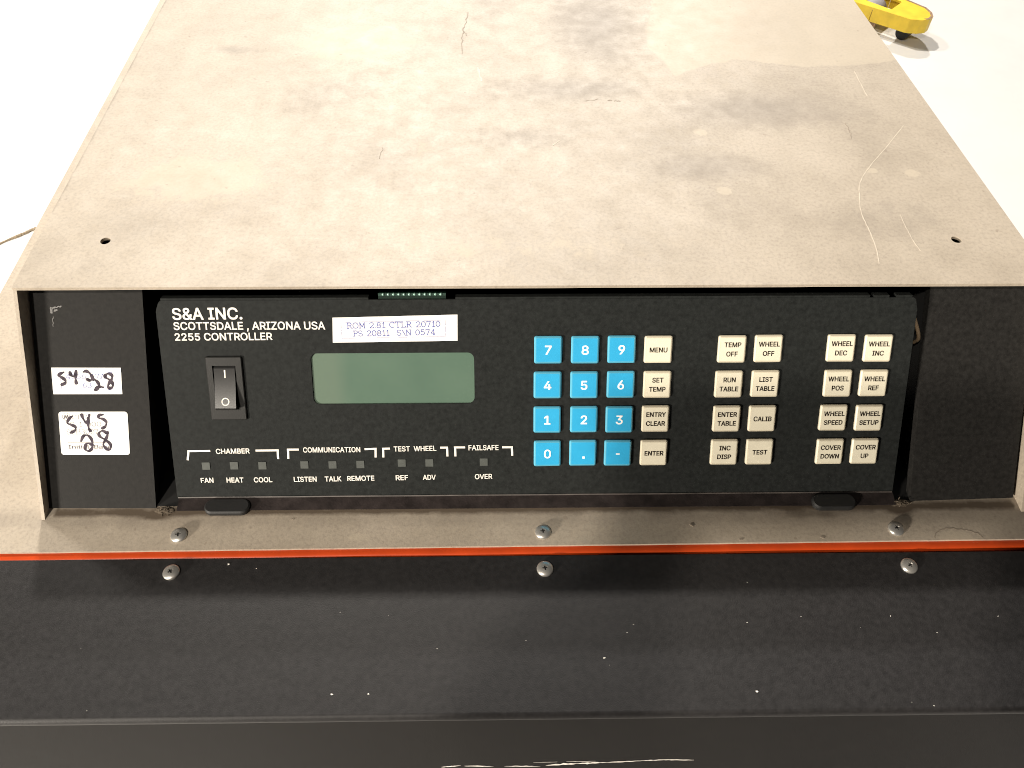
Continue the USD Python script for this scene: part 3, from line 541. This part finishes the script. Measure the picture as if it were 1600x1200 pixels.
for col in range(10):
    for row in range(4):
        if col < 3: leg = [num[row][col]]; blue = True
        elif col in fn: leg = fn[col][row]; blue = False
        else: continue
        # keys sit a hair off true, as on the worn original
        cx = col * .01905 + RNG.normal(0, .00012); cy = -row * .01905 + RNG.normal(0, .00012); tilt = RNG.normal(0, .010, 2)
        k = key_mesh(cx, cy); ins = ext(rrect(cx - .0062, cx + .0062, cy - .0062, cy + .0062, .0007, 3), .00008, KH + .00001)
        zt_ = KH + .0001
        if blue:
            if leg[0] == '.': lm = ext(rrect(cx - .0003, cx + .0011, cy - .0030, cy - .0017, .0002), .0001, zt_)
            elif leg[0] == '-': lm = ext(sbox(cx - .0010, cy - .0007, cx + .0010, cy + .0001), .0001, zt_)
            else: lm = text(leg[0], .0046, cx, cy - .0023, z=zt_, bold=True, xs=1.08, center=True)
        else:
            if len(leg) == 1: lm = text(leg[0], .00245, cx, cy - .0013, z=zt_, bold=True, xs=.95, center=True)
            else: lm = cat(text(leg[0], .00245, cx + .0001, cy + .00125, z=zt_, bold=True, xs=.95, center=True), text(leg[1], .00245, cx, cy - .0037, z=zt_, bold=True, xs=.95, center=True))
        for mm in (k, ins, lm):
            mm.apply_translation((-cx, -cy, 0)); mm.apply_transform(trimesh.transformations.rotation_matrix(tilt[0], (1, 0, 0)) @ trimesh.transformations.rotation_matrix(tilt[1] * .6, (0, 1, 0))); mm.apply_translation((cx, cy, .0002))
        nm = ' '.join(leg).replace('.', 'decimal point').replace('-', 'minus')
        kp = obj('key', k, M_BLUER if blue else M_CREAMR, ctl, smooth=30, label=f"{'blue' if blue else 'cream'} key marked {nm}")
        obj('key_insert', ins, M_BLUE if blue else M_CREAM, kp)
        obj('legend', lm, M_WHITEK if blue else M_KEYINK, kp)

# ---------------------------------------------------------------- cord on the floor
cp = [(-2.6, -.20), (-2.0, .42), (-1.1707, 1.1313), (-1.14, 1.157), (-1.1102, 1.183), (-1.0, 1.27), (-.7, 1.5), (-.3, 1.9)]
pc = spline(cp, 40); pc = np.c_[pc, np.full(len(pc), -.9475)]
pc[:, 1] += .0012 * np.sin(np.arange(len(pc)) * 1.1)
rr = .0026 * (1 + .30 * np.sin(np.arange(len(pc)) * 1.3))
cd = tube(pc, rr, 7); obj('cord', cd, M_CORD, smooth=True, label='thin twisted brown cord lying on the white floor left of the cabinet', category='cord')

# ---------------------------------------------------------------- pallet jack
c45 = math.sqrt(.5)
# local x runs along the forks to their tips, local y to the left of them; origin on the floor below the near fork's tip
tipw, wmid = -.535, 2.358
ox, oy = (tipw + wmid) * c45, (wmid - tipw) * c45
JM = np.eye(4); JM[0, :3] = (c45, -c45, 0); JM[1, :3] = (c45, c45, 0); JM[3, :3] = (ox, oy, -.95)
jack = thing('pallet_jack', JM, label='worn yellow pallet jack with its fork tip beside the cabinet', category='pallet jack')
def fork(y):
    w = .072; L = 1.05
    outline = Polygon([(-L, y - .082), (-.33, y - .082), (-.045, y - .052), (-.018, y - .034), (-.003, y - .012), (-.003, y + .012), (-.018, y + .034), (-.045, y + .052), (-.33, y + .082), (-L, y + .082)]).buffer(.012).buffer(-.012, quad_segs=6).buffer(-.008).buffer(.008, quad_segs=6)
    slot = rrect(-.30, -.115, y - .036, y + .034, .006)
    cut = ext(outline.difference(slot), .006, .074)
    rim = outline.difference(outline.buffer(-.005)).difference(sbox(-L - 1, y - 1, -L + .006, y + 1))
    skirt = cat(ext(rim.intersection(sbox(-L, y - 1, -.161, y + 1)), .052, .022), ext(rim.intersection(sbox(-.159, y - 1, .2, y + 1)), .036, .038))
    nose = ext(outline.intersection(sbox(-.04, y - 1, .2, y + 1)).buffer(-.0055), .02, .044)
    f = obj('fork', cat(cut, skirt, nose), M_YEL, jack)
    edge = outline.difference(outline.buffer(-.0075)).intersection(sbox(-.14, y - .02, .2, y + .2))
    obj('worn_edge', ext(edge, .0004, .0801), M_YELW, f)
    r = trimesh.creation.cylinder(.036, .058, sections=28); r.apply_transform(trimesh.transformations.rotation_matrix(math.pi / 2, (1, 0, 0))); r.apply_translation((-.185, y, .037)); obj('load_roller', r, M_GREYR, jack, smooth=30)
    e = trimesh.creation.cylinder(.020, .05, sections=24); e.apply_transform(trimesh.transformations.rotation_matrix(math.pi / 2, (1, 0, 0))); e.apply_translation((-.062, y, .0205)); obj('entry_roller', e, M_RUB, jack, smooth=30)
    obj('roller_bracket', bx(-.26, -.14, y - .056, y - .050, .02, .05), M_YELW, jack)
fork(0.0); fork(.525)
obj('fork_frame', cat(bx(-1.13, -1.05, -.073, .598, .026, .10), ext_x([(.06, .10), (.46, .10), (.36, .42), (.12, .42)], -1.12, -1.06)), M_YEL, jack)
pump = trimesh.creation.cylinder(.045, .34, sections=24); pump.apply_translation((-1.17, .2625, .26)); obj('pump', pump, M_RUB, jack, smooth=30)
for s in (-1, 1):
    wv = trimesh.creation.cylinder(.09, .05, sections=32); wv.apply_transform(trimesh.transformations.rotation_matrix(math.pi / 2, (1, 0, 0))); wv.apply_translation((-1.2, .2625 + s * .06, .09)); obj('steer_wheel', wv, M_RUB, jack, smooth=30)
obj('handle', cat(tube([(-1.19, .2625, .40), (-1.30, .2625, 1.05)], .017, 12), tube(spline([(-1.30, .2625, 1.05), (-1.305, .10, 1.10), (-1.325, .08, 1.2), (-1.325, .31, 1.2), (-1.305, .29, 1.10), (-1.30, .2625, 1.05)], 6), .012, 10)), M_RUB, jack, smooth=40)

# ---------------------------------------------------------------- the photographer, standing behind the camera; their arm and shoulder shade the right of the front
def capsule_chain(*bones, n=14):
    out = m3.Manifold()
    for (p, rp), (q, rq) in bones:
        sp = lambda c, r: m3.Manifold.sphere(1.0, n).scale((r, r, r) if np.ndim(r) == 0 else tuple(r)).translate(tuple(c))
        out = out + m3.Manifold.batch_hull([sp(p, rp), sp(q, rq)])
    return out
def soft(man, edge, it=6):
    t = tm(man.refine_to_length(edge)); t.merge_vertices(); trimesh.smoothing.filter_taubin(t, iterations=it); return t
M_SKIN = pmat('skin', (0.48, 0.30, 0.22), 0.5, 0.06, 60.0)
M_JACKET = pmat('dark_jacket_cloth', (0.025, 0.028, 0.036), 0.85, 0.2, 200.0, 0.4, 1500.0)
M_TROUS = pmat('dark_trouser_cloth', (0.035, 0.038, 0.05), 0.85, 0.2, 200.0, 0.4, 1500.0)
M_HAIR = pmat('dark_hair', (0.025, 0.018, 0.013), 0.6, 0.3, 300.0, 0.6, 700.0)
M_SHOE = pmat('dark_shoe', (0.02, 0.02, 0.02), 0.5, 0.2, 100.0)
per = thing('person', label='person in a dark jacket bending forward to photograph the controller', category='person')
SX = -0.03; LOW = 0.0
sh = lambda s: (SX + s * .175, -.665, .325 - LOW); el = lambda s: (SX + s * .245, -.635, .055 - LOW); wr = lambda s: (-.0147 - .034 + s * .108, -.375, .225); hip = lambda s: (SX + s * .095, -1.0, -.04)
kn = lambda s: (SX + s * .10, -.93, -.47); an = lambda s: (SX + s * .105, -.98, -.87)
torso = [(((SX, -.70, .27 - LOW), (.165, .11, .10)), ((SX, -.98, -.02), (.16, .115, .12))), (((SX, -.67, .33 - LOW), (.10, .08, .06)), ((SX, -.70, .27 - LOW), (.165, .11, .10)))]
head_c = np.array((SX, -.525, .50 - LOW))
arms = []; legs = []
for q in (-1, 1):
    arms += [(((SX + q * .06, -.68, .34 - LOW), .055), (sh(q), .058)), ((sh(q), .056), (el(q), .042)), ((el(q), .042), (wr(q), .027))]
    legs += [((hip(q), .09), (kn(q), .06)), ((kn(q), .06), (an(q), .043))]
def hand(q):
    """palm, four bent fingers of unequal length and a thumb, closed round the end of the phone"""
    w = np.array(wr(q)); g = EYE + R_ * (-.034 + q * .084) - F_ * .016 - U_ * .012
    out = [((w, .024), (g - U_ * .02, .018)), ((g - U_ * .03, .016), (g + U_ * .018, .015))]
    for i, L in enumerate((.036, .040, .038, .030)):
        b0 = g + U_ * (.024 - i * .015) + R_ * q * .008; b1 = b0 + F_ * .018 + R_ * q * .006; b2 = b1 - R_ * q * L * .55 + F_ * .001
        out += [((b0, .0085), (b1, .008)), ((b1, .008), (b2, .0065))]
    t0 = g - U_ * .022 - F_ * .004; t1 = t0 - R_ * q * .026 - F_ * .004 + U_ * .016; t2 = t1 - R_ * q * .016 + U_ * .012
    return out + [((t0, .011), (t1, .0095)), ((t1, .0095), (t2, .0075))]
body = capsule_chain(*torso, *arms, *legs, ((np.array((SX, -.655, .36 - LOW)), .055), (np.array((SX, -.575, .43 - LOW)), .05)))
body = body + capsule_chain(((head_c + (0, .015, .005), (.072, .085, .092)), (head_c + (0, .03, -.075), (.045, .05, .035))))
fz = head_c + np.array((0, .088, -.03)); body = body + capsule_chain(((fz + (0, .012, .012), .008), (fz + (0, .018, -.012), .012)))
for q in (-1, 1): body = body + capsule_chain(((head_c + (q * .074, .0, .01), (.008, .016, .026)), (head_c + (q * .076, .0, -.012), (.007, .011, .016))))
obj('body', soft(body, .022, 8), M_SKIN, per, smooth=True)
for q in (-1, 1): obj('hand', soft(capsule_chain(*hand(q), n=12), .004, 5), M_SKIN, per, smooth=True)
for q in (-1, 1): obj('eye', tm(m3.Manifold.sphere(.011, 16).translate(tuple(head_c + (q * .031, .078, .0)))), M_PAPER, per, smooth=True)
grow = lambda L, d: [((p, np.array(r) + d), (q, np.array(r2) + d)) for (p, r), (q, r2) in L]
obj('jacket', soft(capsule_chain(*grow(torso, .014), *grow(arms, .012)), .022, 8), M_JACKET, per, smooth=True)
obj('trousers', soft(capsule_chain(*grow(legs, .014), (((SX, -.99, -.03), (.165, .125, .11)), ((SX, -.985, -.09), (.16, .12, .10)))), .022, 8), M_TROUS, per, smooth=True)
obj('hair', soft(capsule_chain(((head_c + (0, -.004, .028), (.080, .088, .082)), (head_c + (0, -.03, -.005), (.076, .066, .08)))), .012, 6), M_HAIR, per, smooth=True)
for q in (-1, 1): obj('shoe', soft(capsule_chain(((np.array(an(q)) + (0, -.03, -.035), (.042, .05, .045)), (np.array(an(q)) + (q * .02, .15, -.052), (.044, .06, .028)))), .015, 4), M_SHOE, per, smooth=True)
ph = np.eye(4); ph[:3, 0], ph[:3, 1], ph[:3, 2] = R_, U_, -F_; ph[:3, 3] = EYE - F_ * .011 - R_ * .034 - U_ * .012
pb = bevel_slab(rrect(-.076, .076, -.0365, .0365, .009, 5), .0082, .0012, -.0041); pb.apply_transform(ph)
phone = thing('smartphone', label='dark smartphone held level in both hands of the person', category='phone')
obj('phone_body', pb, M_RUB, phone, smooth=30)
scn = ext(rrect(-.0725, .0725, -.033, .033, .007), .0002, .0042); scn.apply_transform(ph)
obj('screen', scn, M_SWF, phone)
